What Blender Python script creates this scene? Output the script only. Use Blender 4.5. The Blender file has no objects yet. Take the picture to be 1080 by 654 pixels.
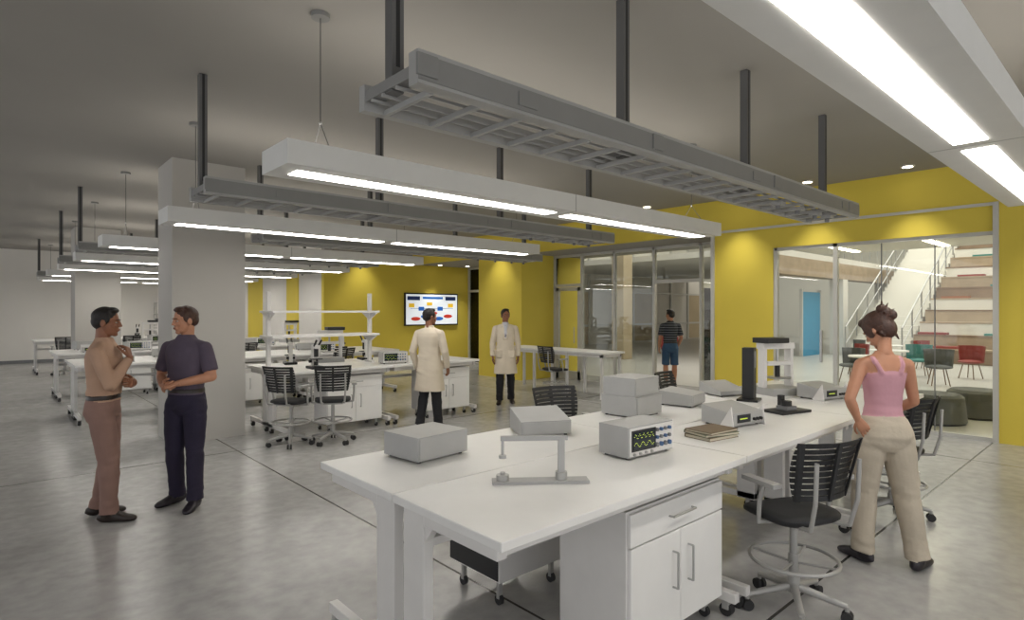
import bpy, math, random
from mathutils import Vector, Matrix, noise
from mathutils.bvhtree import BVHTree
random.seed(4)
sc = bpy.context.scene
V = Vector
CEIL = 3.67

# ------------------------------------------------------------------ materials
def lin(h):
    h = h.lstrip('#'); o = []
    for i in (0, 2, 4):
        c = int(h[i:i+2], 16)/255
        o.append(c/12.92 if c <= .04045 else ((c+.055)/1.055)**2.4)
    return o
MATS = {}
def mat(name, col, rough=.5, metal=0, var=.05, scale=6, bump=0, bscale=40, emit=0, spec=.5):
    m = bpy.data.materials.new(name); m.use_nodes = True
    nt = m.node_tree; b = nt.nodes['Principled BSDF']
    c = lin(col)
    tc = nt.nodes.new('ShaderNodeTexCoord')
    nz = nt.nodes.new('ShaderNodeTexNoise'); nz.inputs['Scale'].default_value = scale
    nz.inputs['Detail'].default_value = 5
    nt.links.new(tc.outputs['Object'], nz.inputs['Vector'])
    rp = nt.nodes.new('ShaderNodeValToRGB')
    rp.color_ramp.elements[0].position = .3; rp.color_ramp.elements[1].position = .7
    rp.color_ramp.elements[0].color = [x*(1-var) for x in c]+[1]
    rp.color_ramp.elements[1].color = [min(1, x*(1+var)) for x in c]+[1]
    nt.links.new(nz.outputs['Fac'], rp.inputs['Fac'])
    nt.links.new(rp.outputs['Color'], b.inputs['Base Color'])
    b.inputs['Roughness'].default_value = rough
    b.inputs['Metallic'].default_value = metal
    b.inputs['Specular IOR Level'].default_value = spec
    if bump:
        n2 = nt.nodes.new('ShaderNodeTexNoise'); n2.inputs['Scale'].default_value = bscale
        n2.inputs['Detail'].default_value = 4
        nt.links.new(tc.outputs['Object'], n2.inputs['Vector'])
        bp = nt.nodes.new('ShaderNodeBump'); bp.inputs['Strength'].default_value = bump
        bp.inputs['Distance'].default_value = .01
        nt.links.new(n2.outputs['Fac'], bp.inputs['Height'])
        nt.links.new(bp.outputs['Normal'], b.inputs['Normal'])
    if emit:
        b.inputs['Emission Color'].default_value = c+[1]
        b.inputs['Emission Strength'].default_value = emit
    MATS[name] = m
    return m
mat('white_laminate', '#e6e5e2', .32, var=.02)
mat('white_metal', '#dad8d5', .4, var=.03)
mat('light_housing', '#dcdcd9', .5, var=.02)
mat('grey_instrument', '#a9a9a7', .45, var=.04)
mat('grey_instrument_dark', '#77787a', .5, var=.04)
mat('black_plastic', '#1c1c1e', .45, var=.1)
mat('black_mesh', '#232426', .6, var=.15, scale=60)
mat('rail_grey', '#858583', .5, var=.04)
mat('rail_light', '#a4a4a2', .5, var=.04)
mat('post_grey', '#5e5e5d', .5, var=.05)
mat('steel', '#b4b4b2', .3, metal=.8, var=.04)
mat('chair_grey', '#a8a7a4', .35, metal=.2, var=.04)
mat('rubber', '#2a2a2b', .7)
mat('ceiling_paint', '#9c9993', .9, var=.04, scale=.6)
mat('wall_offwhite', '#dedbd5', .85, var=.03, scale=1)
mat('wall_yellow', '#dfc94e', .7, var=.03, scale=1.2)
mat('column_paint', '#b5b2ac', .8, var=.03, scale=1)
mat('frame_alu', '#c9c8c2', .4, metal=.2, var=.03)
mat('strip_light', '#fffaf2', .5, emit=13)
mat('added_ceiling_fill', '#fff8ee', .5, emit=3.5)  # glow for the added strips that brighten the ceiling
mat('downlight', '#fff4d8', .5, emit=12)
mat('screen_dark', '#16202a', .2, emit=.2)
mat('screen_trace', '#a8b83a', .4, emit=.6)
mat('screen_white', '#dfe6ee', .3, emit=.4)
mat('scr_blue', '#2a62b0', .3, emit=.4)
mat('scr_red', '#b8392c', .3, emit=.4)
mat('scr_navy', '#1d2c55', .3, emit=.3)
mat('scr_yellow', '#d8b030', .3, emit=.4)
mat('knob_blue', '#3d5c86', .4)
mat('paper', '#cfc7b2', .8)
mat('book_brown', '#6f5d45', .6)
mat('book_green', '#5c6650', .6)
mat('atrium_floor', '#c3c2bd', .3, var=.05, scale=1)
mat('atrium_white', '#dedbd3', .7, var=.03, scale=.8)
mat('atrium_beige', '#b9a98c', .7, var=.08, scale=1)
mat('wood', '#85705c', .55, var=.15, scale=3)
mat('wood_light', '#a8967f', .55, var=.12, scale=3)
mat('seat_red', '#8d3a34', .6)
mat('seat_teal', '#3f7f78', .6)
mat('seat_orange', '#9a6040', .6)
mat('panel_blue', '#2f8fb8', .6)
mat('pouf_grey', '#5a5c5a', .8)
# people
mat('skin_a', '#8a5b42', .5, var=.06, scale=20)
mat('skin_b', '#b27f63', .5, var=.06, scale=20)
mat('lips', '#7f4a3e', .5)
mat('hair_black', '#17120f', .55, var=.3, scale=60, bump=.5, bscale=150)
mat('hair_brown', '#3f2418', .5, var=.35, scale=50, bump=.5, bscale=150)
mat('eye_white', '#a8a098', .4); mat('eye_dark', '#1a120c', .3)
mat('cloth_tan', '#b2917a', .85, var=.08, bump=.2, bscale=60)
mat('cloth_khaki', '#86695f', .85, var=.08, bump=.2, bscale=60)
mat('cloth_purple', '#524857', .85, var=.1, bump=.2, bscale=60)
mat('cloth_navy', '#1f1830', .8, var=.15, bump=.2, bscale=60)
mat('cloth_coat', '#d8ccb8', .8, var=.04, bump=.12, bscale=40)
mat('cloth_black', '#1b1b1f', .8, var=.1, bump=.2)
mat('cloth_shorts', '#34506f', .85, var=.1, bump=.2)
mat('cloth_pink', '#c0909a', .85, var=.08, bump=.15)
mat('cloth_cargo', '#b9ae9c', .85, var=.08, bump=.25, bscale=50)
mat('cloth_shirt', '#c9c9cf', .8); mat('tie_dark', '#3a2a44', .7)
mat('leather', '#231a16', .4); mat('shoe_dark', '#1d1820', .45)
# striped polo
m = mat('cloth_polo', '#2c3138', .85)
nt = m.node_tree; b = nt.nodes['Principled BSDF']
wv = nt.nodes.new('ShaderNodeTexWave'); wv.bands_direction = 'Z'; wv.inputs['Scale'].default_value = 6
tc = nt.nodes.new('ShaderNodeTexCoord'); nt.links.new(tc.outputs['Object'], wv.inputs['Vector'])
rp = nt.nodes.new('ShaderNodeValToRGB'); rp.color_ramp.elements[0].color = (.015, .018, .025, 1)
rp.color_ramp.elements[1].color = (.16, .17, .2, 1); rp.color_ramp.elements[0].position = .75; rp.color_ramp.elements[1].position = .85
nt.links.new(wv.outputs['Fac'], rp.inputs['Fac']); nt.links.new(rp.outputs['Color'], b.inputs['Base Color'])

# glass
g = bpy.data.materials.new('clear_glass'); g.use_nodes = True; nt = g.node_tree
for n in list(nt.nodes): nt.nodes.remove(n)
out = nt.nodes.new('ShaderNodeOutputMaterial'); mx = nt.nodes.new('ShaderNodeMixShader')
tr = nt.nodes.new('ShaderNodeBsdfTransparent'); gl = nt.nodes.new('ShaderNodeBsdfGlossy')
tr.inputs['Color'].default_value = (.9, .92, .9, 1)
gl.inputs['Roughness'].default_value = .01
lw = nt.nodes.new('ShaderNodeFresnel'); lw.inputs['IOR'].default_value = 1.45
nt.links.new(lw.outputs[0], mx.inputs[0])
nt.links.new(tr.outputs[0], mx.inputs[1]); nt.links.new(gl.outputs[0], mx.inputs[2]); nt.links.new(mx.outputs[0], out.inputs[0])
MATS['clear_glass'] = g

# floor concrete
f = bpy.data.materials.new('polished_concrete'); f.use_nodes = True; nt = f.node_tree; b = nt.nodes['Principled BSDF']
N = nt.nodes.new; L = nt.links.new
geo = N('ShaderNodeNewGeometry')
n1 = N('ShaderNodeTexNoise'); n1.inputs['Scale'].default_value = 1.6; n1.inputs['Detail'].default_value = 8; n1.inputs['Roughness'].default_value = .65
n2 = N('ShaderNodeTexNoise'); n2.inputs['Scale'].default_value = 9; n2.inputs['Detail'].default_value = 6
L(geo.outputs['Position'], n1.inputs['Vector']); L(geo.outputs['Position'], n2.inputs['Vector'])
ad = N('ShaderNodeMath'); ad.operation = 'ADD'; L(n1.outputs['Fac'], ad.inputs[0]); L(n2.outputs['Fac'], ad.inputs[1])
hf = N('ShaderNodeMath'); hf.operation = 'MULTIPLY'; hf.inputs[1].default_value = .5; L(ad.outputs[0], hf.inputs[0])
rp = N('ShaderNodeValToRGB'); rp.color_ramp.elements[0].position = .3; rp.color_ramp.elements[1].position = .7
rp.color_ramp.elements[0].color = lin('#9d9c9b')+[1]; rp.color_ramp.elements[1].color = lin('#bdbcba')+[1]
L(hf.outputs[0], rp.inputs['Fac'])
sep = N('ShaderNodeSeparateXYZ'); L(geo.outputs['Position'], sep.inputs[0])
def joint(axis, off, per, wd=.008):
    a = N('ShaderNodeMath'); a.operation = 'SUBTRACT'; L(sep.outputs[axis], a.inputs[0]); a.inputs[1].default_value = off-per*20
    c = N('ShaderNodeMath'); c.operation = 'MODULO'; L(a.outputs[0], c.inputs[0]); c.inputs[1].default_value = per
    d = N('ShaderNodeMath'); d.operation = 'LESS_THAN'; L(c.outputs[0], d.inputs[0]); d.inputs[1].default_value = wd
    return d
j1 = joint(0, 2.3, 6.1, .018); j2 = joint(1, 7.55, 6.1, .018)
mxm = N('ShaderNodeMath'); mxm.operation = 'MAXIMUM'; L(j1.outputs[0], mxm.inputs[0]); L(j2.outputs[0], mxm.inputs[1])
mc = N('ShaderNodeMix'); mc.data_type = 'RGBA'
L(mxm.outputs[0], mc.inputs[0]); L(rp.outputs['Color'], mc.inputs[6]); mc.inputs[7].default_value = lin('#3c3a38')+[1]
L(mc.outputs[2], b.inputs['Base Color'])
rr = N('ShaderNodeMapRange'); rr.inputs['To Min'].default_value = .18; rr.inputs['To Max'].default_value = .28
L(n1.outputs['Fac'], rr.inputs['Value']); L(rr.outputs[0], b.inputs['Roughness'])
MATS['polished_concrete'] = f

# ------------------------------------------------------------------ builder
class B:
    def __init__(s): s.v = []; s.f = []; s.m = []; s.sm = []; s.names = []
    def mi(s, n):
        if n not in s.names: s.names.append(n)
        return s.names.index(n)
    def add(s, vs, fs, m, smooth=False, T=None):
        o = len(s.v)
        for p in vs: s.v.append(tuple(T @ V(p)) if T is not None else tuple(p))
        k = s.mi(m)
        for f_ in fs: s.f.append([i+o for i in f_]); s.m.append(k); s.sm.append(smooth)
    def box(s, x0, x1, y0, y1, z0, z1, m, T=None):
        vs = [(x0, y0, z0), (x1, y0, z0), (x1, y1, z0), (x0, y1, z0), (x0, y0, z1), (x1, y0, z1), (x1, y1, z1), (x0, y1, z1)]
        s.add(vs, [(0, 3, 2, 1), (4, 5, 6, 7), (0, 1, 5, 4), (1, 2, 6, 5), (2, 3, 7, 6), (3, 0, 4, 7)], m, False, T)
    def cyl(s, p0, p1, r, m, n=14, r2=None, T=None, smooth=True):
        p0 = V(p0); p1 = V(p1); r2 = r if r2 is None else r2
        d = (p1-p0).normalized(); a = d.orthogonal().normalized(); c = d.cross(a)
        vs = []
        for p, rr_ in ((p0, r), (p1, r2)):
            for i in range(n):
                t = 2*math.pi*i/n; vs.append(p+a*math.cos(t)*rr_+c*math.sin(t)*rr_)
        s.add(vs, [(i, (i+1) % n, n+(i+1) % n, n+i) for i in range(n)], m, smooth, T)
        s.add(vs, [tuple(range(n-1, -1, -1)), tuple(range(n, 2*n))], m, False, T)
    def sphere(s, c, r, m, n=14, T=None):
        if not isinstance(r, (tuple, list)): r = (r, r, r)
        vs, fs = ell(c, r, n); s.add(vs, fs, m, True, T)
    def tube(s, pts, r, m, n=10, T=None):
        for a, b_ in zip(pts[:-1], pts[1:]): s.cyl(a, b_, r, m, n, T=T)
        for p in pts[1:-1]: s.sphere(p, r, m, 8, T=T)
    def torus(s, c, R, r, m, n=36, k=8, T=None):
        vs = []
        for i in range(n):
            t = 2*math.pi*i/n
            for j in range(k):
                q = 2*math.pi*j/k
                vs.append((c[0]+(R+r*math.cos(q))*math.cos(t), c[1]+(R+r*math.cos(q))*math.sin(t), c[2]+r*math.sin(q)))
        s.add(vs, [(i*k+j, ((i+1) % n)*k+j, ((i+1) % n)*k+(j+1) % k, i*k+(j+1) % k) for i in range(n) for j in range(k)], m, True, T)
    def prism(s, pts, axis, a0, a1, m, T=None):
        def mk(p, a):
            return (a, p[0], p[1]) if axis == 'x' else ((p[0], a, p[1]) if axis == 'y' else (p[0], p[1], a))
        n = len(pts); vs = [mk(p, a0) for p in pts]+[mk(p, a1) for p in pts]
        s.add(vs, [tuple(range(n)), tuple(range(2*n-1, n-1, -1))]+[(i, n+i, n+(i+1) % n, (i+1) % n) for i in range(n)], m, False, T)
    def build(s, name, loc=(0, 0, 0), rz=0, bevel=0, fixn=True):
        me = bpy.data.meshes.new(name); me.from_pydata(s.v, [], s.f)
        for n in s.names: me.materials.append(MATS[n])
        me.polygons.foreach_set('material_index', s.m); me.polygons.foreach_set('use_smooth', s.sm)
        if fixn:
            import bmesh
            bm = bmesh.new(); bm.from_mesh(me); bmesh.ops.recalc_face_normals(bm, faces=bm.faces[:]); bm.to_mesh(me); bm.free()
        me.update()
        ob = bpy.data.objects.new(name, me); sc.collection.objects.link(ob)
        ob.location = loc; ob.rotation_euler = (0, 0, rz)
        if bevel:
            md = ob.modifiers.new('edge', 'BEVEL'); md.width = bevel; md.segments = 2; md.limit_method = 'ANGLE'; md.angle_limit = math.radians(50)
        return ob
def dup(ob, name, loc, rz=0):
    o = ob.copy(); o.name = name; o.location = loc; o.rotation_euler = (0, 0, rz); sc.collection.objects.link(o); return o
def ell(c, r, n=14, k=None):
    k = k or n//2+2; vs = [(c[0], c[1], c[2]+r[2])]
    for i in range(1, k):
        t = math.pi*i/k
        for j in range(n):
            q = 2*math.pi*j/n
            vs.append((c[0]+r[0]*math.sin(t)*math.cos(q), c[1]+r[1]*math.sin(t)*math.sin(q), c[2]+r[2]*math.cos(t)))
    vs.append((c[0], c[1], c[2]-r[2])); fs = []
    for j in range(n): fs.append((0, 1+j, 1+(j+1) % n))
    for i in range(k-2):
        for j in range(n):
            a = 1+i*n; fs.append((a+j, a+n+j, a+n+(j+1) % n, a+(j+1) % n))
    a = 1+(k-2)*n; e = len(vs)-1
    for j in range(n): fs.append((a+j, e, a+(j+1) % n))
    return vs, fs

# ------------------------------------------------------------------ room shell
def slab(name, x0, x1, y0, y1, z0, z1, m):
    b_ = B(); b_.box(x0, x1, y0, y1, z0, z1, m); return b_.build(name)
slab('floor', -7, 9.74, -4, 24.6, -.1, 0, 'polished_concrete')
slab('floor_alcove', 9.74, 11.9, 5.38, 15.3, -.1, 0, 'polished_concrete')
slab('ceiling', -7, 9.74, -4, 24.6, CEIL, CEIL+.1, 'ceiling_paint')
slab('ceiling_alcove', 9.86, 12.0, 5.3, 15.3, 3.1, 3.2, 'ceiling_paint')
slab('wall_north', -7, 7.0, 24.6, 24.75, 0, CEIL, 'wall_offwhite')
slab('wall_corridor', 6.9, 7.05, 15.45, 24.6, 0, CEIL, 'wall_offwhite')
slab('wall_display', 6.9, 12.0, 15.3, 15.45, 0, 3.1, 'wall_yellow')
slab('wall_display_bulkhead', 6.9, 9.74, 15.3, 15.45, 3.1, CEIL, 'ceiling_paint')
b_ = B(); b_.box(6.88, 6.9, 17.0, 17.9, 0, 3.1, 'wall_yellow'); b_.box(6.88, 6.9, 20, 21.4, 0, 3.1, 'wall_yellow'); b_.build('wall_corridor_panel')
# east wall with openings
b_ = B()
b_.box(9.74, 9.86, -4, 15.3, 3.1, CEIL, 'wall_yellow')
b_.box(9.74, 9.86, -4, 1.42, 0, 3.1, 'wall_yellow')
b_.box(9.74, 9.86, 1.42, 4.32, 2.75, 3.1, 'wall_yellow')
b_.box(9.74, 9.86, 4.32, 5.38, 0, 3.1, 'wall_yellow')
b_.box(9.86, 11.0, 5.28, 5.38, 0, 3.1, 'wall_yellow')
b_.box(9.74, 9.86, 10.44, 12.1, 0, 3.1, 'wall_yellow')
b_.box(9.86, 12.0, 10.44, 10.54, 0, 3.1, 'wall_yellow')
b_.box(9.86, 12.0, 12.0, 12.1, 0, 3.1, 'wall_yellow')
b_.build('wall_east')
b_ = B()
b_.box(9.715, 9.74, 1.40, 5.42, 3.08, 3.12, 'frame_alu')
b_.box(9.70, 9.80, 1.40, 1.46, 0, 3.12, 'frame_alu')
b_.box(9.70, 9.80, 5.36, 5.42, 0, 3.12, 'frame_alu')
b_.build('trim_1')
# storefront glazing
b_ = B()
for v0 in (4.29, 3.37): b_.box(9.76, 9.84, v0-.03, v0+.03, 0, 2.75, 'frame_alu')
b_.box(9.76, 9.84, 1.46, 4.3, 2.70, 2.75, 'frame_alu'); b_.box(9.76, 9.84, 1.46, 3.4, 0, .05, 'frame_alu')
b_.box(9.79, 9.80, 1.46, 4.29, .02, 2.72, 'clear_glass')
for v0 in (2.1, 2.75): b_.box(9.785, 9.805, v0-.006, v0+.006, .05, 2.7, 'grey_instrument_dark')
b_.box(9.72, 9.76, 3.55, 3.58, .9, 1.4, 'steel')
b_.build('window_1')
# recessed glazing with doors
def glaz(name, u, vs, top, trans, panes):
    q = B()
    for v0 in vs: q.box(u-.04, u+.04, v0-.03, v0+.03, 0, top, 'frame_alu')
    q.box(u-.04, u+.04, vs[0], vs[-1], top-.06, top, 'frame_alu')
    for a, c in trans: q.box(u-.03, u+.03, a, c, 2.3, 2.37, 'frame_alu')
    for a, c, z0 in panes: q.box(u-.005, u+.005, a+.03, c-.03, z0, top-.06, 'clear_glass')
    return q.build(name)
glaz('window_2', 10.9, [5.4, 6.29, 7.42, 8.5, 9.5, 10.42], 3.1, [(6.29, 7.42), (9.5, 10.42)],
     [(5.4, 6.29, .02), (6.29, 7.42, 2.37), (7.42, 8.5, .02), (8.5, 9.5, .02), (9.5, 10.42, 2.37)])
q = B(); q.box(-.02, .02, .0, .1, 0, 2.28, 'frame_alu'); q.box(-.02, .02, .93, 1.03, 0, 2.28, 'frame_alu'); q.box(-.02, .02, 0, 1.03, 2.18, 2.28, 'frame_alu')
q.box(-.02, .02, 0, 1.03, 0, .2, 'frame_alu'); q.box(-.004, .004, .1, .93, .2, 2.18, 'clear_glass'); q.cyl((-.05, .88, .9), (-.05, .88, 1.3), .012, 'steel')
q.build('door_1', (10.985, 6.36, 0), rz=math.radians(-84))
q = B()
for a in (9.545, 10.27): q.box(10.87, 10.93, a, a+.09, 0, 2.28, 'frame_alu')
q.box(10.87, 10.93, 9.545, 10.36, 0, .2, 'frame_alu'); q.box(10.87, 10.93, 9.545, 10.36, 2.2, 2.29, 'frame_alu'); q.box(10.896, 10.904, 9.63, 10.27, .2, 2.2, 'clear_glass'); q.cyl((10.82, 9.7, .9), (10.82, 9.7, 1.3), .012, 'steel')
q.build('door_2')
glaz('window_3', 11.9, [12.12, 13.2, 14.2, 15.27], 3.1, [(14.2, 15.27)], [(12.12, 13.2, .02), (13.2, 14.2, .02), (14.2, 15.27, .02)])
for n, (x0, x1, y0, y1) in enumerate([(1.79, 2.68, 8.45, 9.25), (1.6, 2.5, 17.0, 17.9)]):
    slab('structural_column' if n == 0 else 'structural_column.%03d' % n, x0, x1, y0, y1, 0, CEIL, 'column_paint')
slab('baseboard_north', -7, 6.9, 24.57, 24.6, 0, .1, 'grey_instrument_dark')

# ------------------------------------------------------------------ benches
def bench(L_=1.83):
    q = B()
    for s in (1, -1):
        y = lambda a, b2: (min(s*a, s*b2), max(s*a, s*b2))
        y0, y1 = y(.005, .745); q.box(.004, L_-.004, y0, y1, .862, .90, 'white_laminate')
        y0, y1 = y(.06, .10); q.box(.05, L_-.05, y0, y1, .79, .862, 'white_metal')
        y0, y1 = y(.62, .66); q.box(.05, L_-.05, y0, y1, .80, .862, 'white_metal')
        for x in (.04, L_-.09):
            y0, y1 = y(.04, .20); q.box(x, x+.05, y0, y1, .08, .862, 'white_metal')
            y0, y1 = y(.20, .68); q.box(x, x+.05, y0, y1, .80, .862, 'white_metal')
            y0, y1 = y(.04, .72); q.box(x, x+.05, y0, y1, .085, .14, 'white_metal')
            q.prism([(s*.20, .80), (s*.26, .80), (s*.20, .73)], 'x', x+.005, x+.045, 'white_metal')
            for yy in (.10, .66):
                q.cyl((x+.005, s*yy, .037), (x+.045, s*yy, .037), .037, 'rubber', 16)
                q.box(x-.002, x+.052, s*yy-.02, s*yy+.02, .04, .09, 'chair_grey')
    q.box(.1, L_-.1, -.03, .03, .62, .66, 'white_metal')
    return q
b0 = bench().build('lab_bench', (1.35, 2.30, 0), bevel=.004)
for i in (1, 2): dup(b0, 'lab_bench', (1.35+1.83*i, 2.30, 0))
b1 = bench(1.63).build('lab_bench', (2.92, 8.4, 0), bevel=.004); dup(b1, 'lab_bench', (2.92+1.63, 8.4, 0))
for r_, v0 in enumerate((11.45, 14.5, 17.55, 20.6)):
    for i in range(3):
        if r_ == 2 and i == 0: continue
        if r_ > 2 and i > 1: continue
        dup(b0, 'lab_bench', (1.0+1.83*i, v0, 0))
# side table along the window wall
q = B(); q.box(0, .7, 0, 2.9, .865, .9, 'white_laminate')
for x in (.05, .6):
    for y in (.05, .95, 1.9, 2.8): q.box(x, x+.05, y, y+.05, 0, .865, 'white_metal')
q.box(.07, .09, .05, 2.85, .8, .865, 'white_metal'); q.box(.61, .63, .05, 2.85, .8, .865, 'white_metal')
for y in (.05, 2.8): q.box(.05, .65, y, y+.05, .8, .865, 'white_metal')
q.build('side_table', (8.72, 7.1, 0), bevel=.003)

def cabinet(w, d, z0, z1, doors=2, face='white_laminate'):
    q = B(); q.box(0, w, .02, d, z0, z1, 'white_metal')
    dz = z1-.17
    q.box(.01, w-.01, 0, .02, dz+.005, z1-.01, face)
    q.cyl((w*.38, -.025, (dz+z1)/2), (w*.62, -.025, (dz+z1)/2), .006, 'steel')
    for x in (w*.38, w*.62): q.cyl((x, -.025, (dz+z1)/2), (x, 0, (dz+z1)/2), .005, 'steel')
    n = doors
    for i in range(n):
        q.box(.01+i*(w-.02)/n+.002, .01+(i+1)*(w-.02)/n-.002, 0, .02, z0+.01, dz-.003, face)
    for i in range(n):
        x = w/2+(-.07 if i == 0 else .07)
        q.cyl((x, -.03, dz-.28), (x, -.03, dz-.1), .006, 'steel')
        for z in (dz-.28, dz-.1): q.cyl((x, -.03, z), (x, 0, z), .005, 'steel')
    for x in (.06, w-.06):
        for y in (.08, d-.06):
            q.cyl((x-.012, y, .03), (x+.012, y, .03), .03, 'rubber'); q.box(x-.018, x+.018, y-.012, y+.012, .035, z0+.01, 'chair_grey')
    return q
c0 = cabinet(.86, .44, .12, .78).build('base_cabinet', (2.21, 1.64, 0), bevel=.003)
q = B(); q.box(0, .55, 0, .48, .16, .56, 'white_metal'); q.box(.01, .54, .48, .5, .17, .36, 'white_laminate'); q.box(.01, .54, .48, .5, .365, .55, 'white_laminate')
q.box(-.006, 0, .01, .47, .17, .55, 'black_plastic')  # black sheet stands in for the shade on the pedestal's side
for x in (.06, .49):
    for y in (.07, .41): q.cyl((x-.012, y, .03), (x+.012, y, .03), .03, 'rubber'); q.box(x-.015, x+.015, y-.012, y+.012, .035, .17, 'chair_grey')
q.build('drawer_pedestal', (2.18, 2.52, 0), bevel=.003)
dup(c0, 'base_cabinet', (3.54, 7.74, 0)); dup(c0, 'base_cabinet', (5.18, 7.74, 0))
dup(c0, 'base_cabinet', (3.0, 10.79, 0)); dup(c0, 'base_cabinet', (1.7, 13.84, 0))

# bench shelf (row 3)
def shelf(L_):
    q = B()
    for x in (0, L_-.05):
        q.box(x, x+.05, -.03, .03, .90, 1.98, 'white_metal'); q.box(x, x+.05, -.12, .12, .90, .93, 'white_metal')
        for z in (1.33, 1.68): q.prism([(-.03, z), (-.24, z), (-.03, z-.1)], 'x', x+.01, x+.04, 'white_metal'); q.prism([(.03, z), (.24, z), (.03, z-.1)], 'x', x+.01, x+.04, 'white_metal')
    for z in (1.33, 1.68): q.box(-.01, L_+.01, -.26, .26, z, z+.03, 'white_laminate')
    return q
s0 = shelf(1.62).build('bench_shelf', (2.95, 8.4, 0), bevel=.003)

# ------------------------------------------------------------------ hanging utility racks
def rack(L_=5.18):
    q = B(); z0, z1 = 2.645, 2.785
    q.box(0, L_, -.25, -.18, z0, z1, 'rail_light'); q.box(0, L_, .20, .25, z0, z1-.02, 'rail_light')
    q.box(0, L_, -.255, -.25, z0+.015, z1-.02, 'rail_grey')
    x = .10
    while x < L_:
        q.box(x, x+.022, -.18, .20, z0-.005, z0+.02, 'rail_light'); x += .26
    for y in (-.08, .04, .13): q.box(0, L_, y-.007, y+.007, z0+.02, z0+.034, 'rail_light')
    for x in [a for a in (.04, 1.68, 3.30, 4.93) if a < L_]:
        q.box(x-.03, x+.03, -.03, .03, z0+.03, CEIL-.003, 'post_grey')
        for yy in (-.0301, .0301): q.box(x-.010, x+.010, yy-.001, yy+.001, z0+.14, CEIL-.003, 'black_plastic')
        q.box(x-.035, x+.035, -.18, .20, z0+.04, z0+.09, 'rail_grey')
        q.box(x-.05, x+.05, -.265, -.25, z0+.03, z1-.02, 'rail_grey')
    for x in [a for a in (3.7, 4.1, 4.5, 4.8) if a < L_-.2]:
        q.box(x, x+.09, -.12, -.03, z0-.03, z0, 'rail_light'); q.cyl((x+.045, -.07, z0-.06), (x+.045, -.07, z0-.03), .02, 'grey_instrument_dark')
    for x in [a for a in (.55, 2.9, 4.7) if a < L_-.2]: q.box(x, x+.12, -.262, -.255, z0+.035, z0+.1, 'rail_grey')
    return q
r0 = rack().build('suspended_utility_rack', (1.31, 2.27, 0), bevel=.003)
dup(r0, r0.name, (1.31, 5.32, 0))
for v0 in (11.45, 14.5, 20.6): dup(r0, r0.name, (1.1, v0, 0))
dup(r0, r0.name, (2.74, 8.15, 0))
rack(3.6).build('suspended_utility_rack', (2.76, 17.55, 0))

def light(L_=5.15):
    q = B(); z0, z1 = 2.6, 2.75; w = .215
    q.box(0, L_, -w, w, z0, z1, 'light_housing')
    for a, c in ((.12, 2.48), (2.67, L_-.12)):
        q.box(a, c, -.065, .08, z0-.004, z0+.001, 'strip_light')
        q.box(a, c, -.10, .10, z1, z1+.004, 'added_ceiling_fill')  # added glowing strip, unseen on top of the housing, brightens the ceiling
    for x in (.3, L_-.3):
        q.cyl((x, 0, CEIL-.03), (x, 0, CEIL-.002), .06, 'rail_grey', 20)
        q.cyl((x, 0, 2.95), (x, 0, CEIL-.02), .004, 'post_grey', 6)
        for yy in (-.15, .15): q.cyl((x, 0, 2.95), (x, yy, z1-.01), .003, 'post_grey', 6)
        q.sphere((x, 0, 2.95), .012, 'steel', 8)
    q.box(L_/2+.0-.005, L_/2+.005, -w-.001, w+.001, z0-.001, z1+.001, 'rail_light')
    return q
l0 = light().build('linear_pendant_light', (1.35, .66, 0))
for v0 in (3.71, 6.76): dup(l0, l0.name, (1.35, v0, 0))
for v0 in (9.81, 12.9, 15.95, 19.0, 22.2): dup(l0, l0.name, (1.2, v0, 0))

# ceiling downlights along yellow walls
def downlight(loc, power=60, col=(1, .96, .86), z=CEIL):
    q = B(); q.cyl((0, 0, -.012), (0, 0, 0), .085, 'white_metal', 24); q.cyl((0, 0, -.014), (0, 0, -.011), .06, 'downlight', 24)
    o = q.build('recessed_downlight', (loc[0], loc[1], z))
    l = bpy.data.lights.new('downlight_lamp', 'SPOT'); l.energy = power; l.spot_size = math.radians(80); l.spot_blend = .8; l.color = col; l.shadow_soft_size = .05
    lo = bpy.data.objects.new('lamp', l); sc.collection.objects.link(lo); lo.parent = o; lo.location = (0, 0, -.03)
for p in [(9.3, 4.85), (9.3, 11.2), (9.3, .4), (9.3, 2.3), (9.3, 3.6), (9.3, 6.5), (9.3, 8.5), (9.3, 13.5)]: downlight(p)
for p in [(8.0, 14.85), (10.4, 14.8), (11.3, 14.6)]: downlight(p, 60, z=CEIL if p[0] < 9.74 else 3.1)

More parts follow.
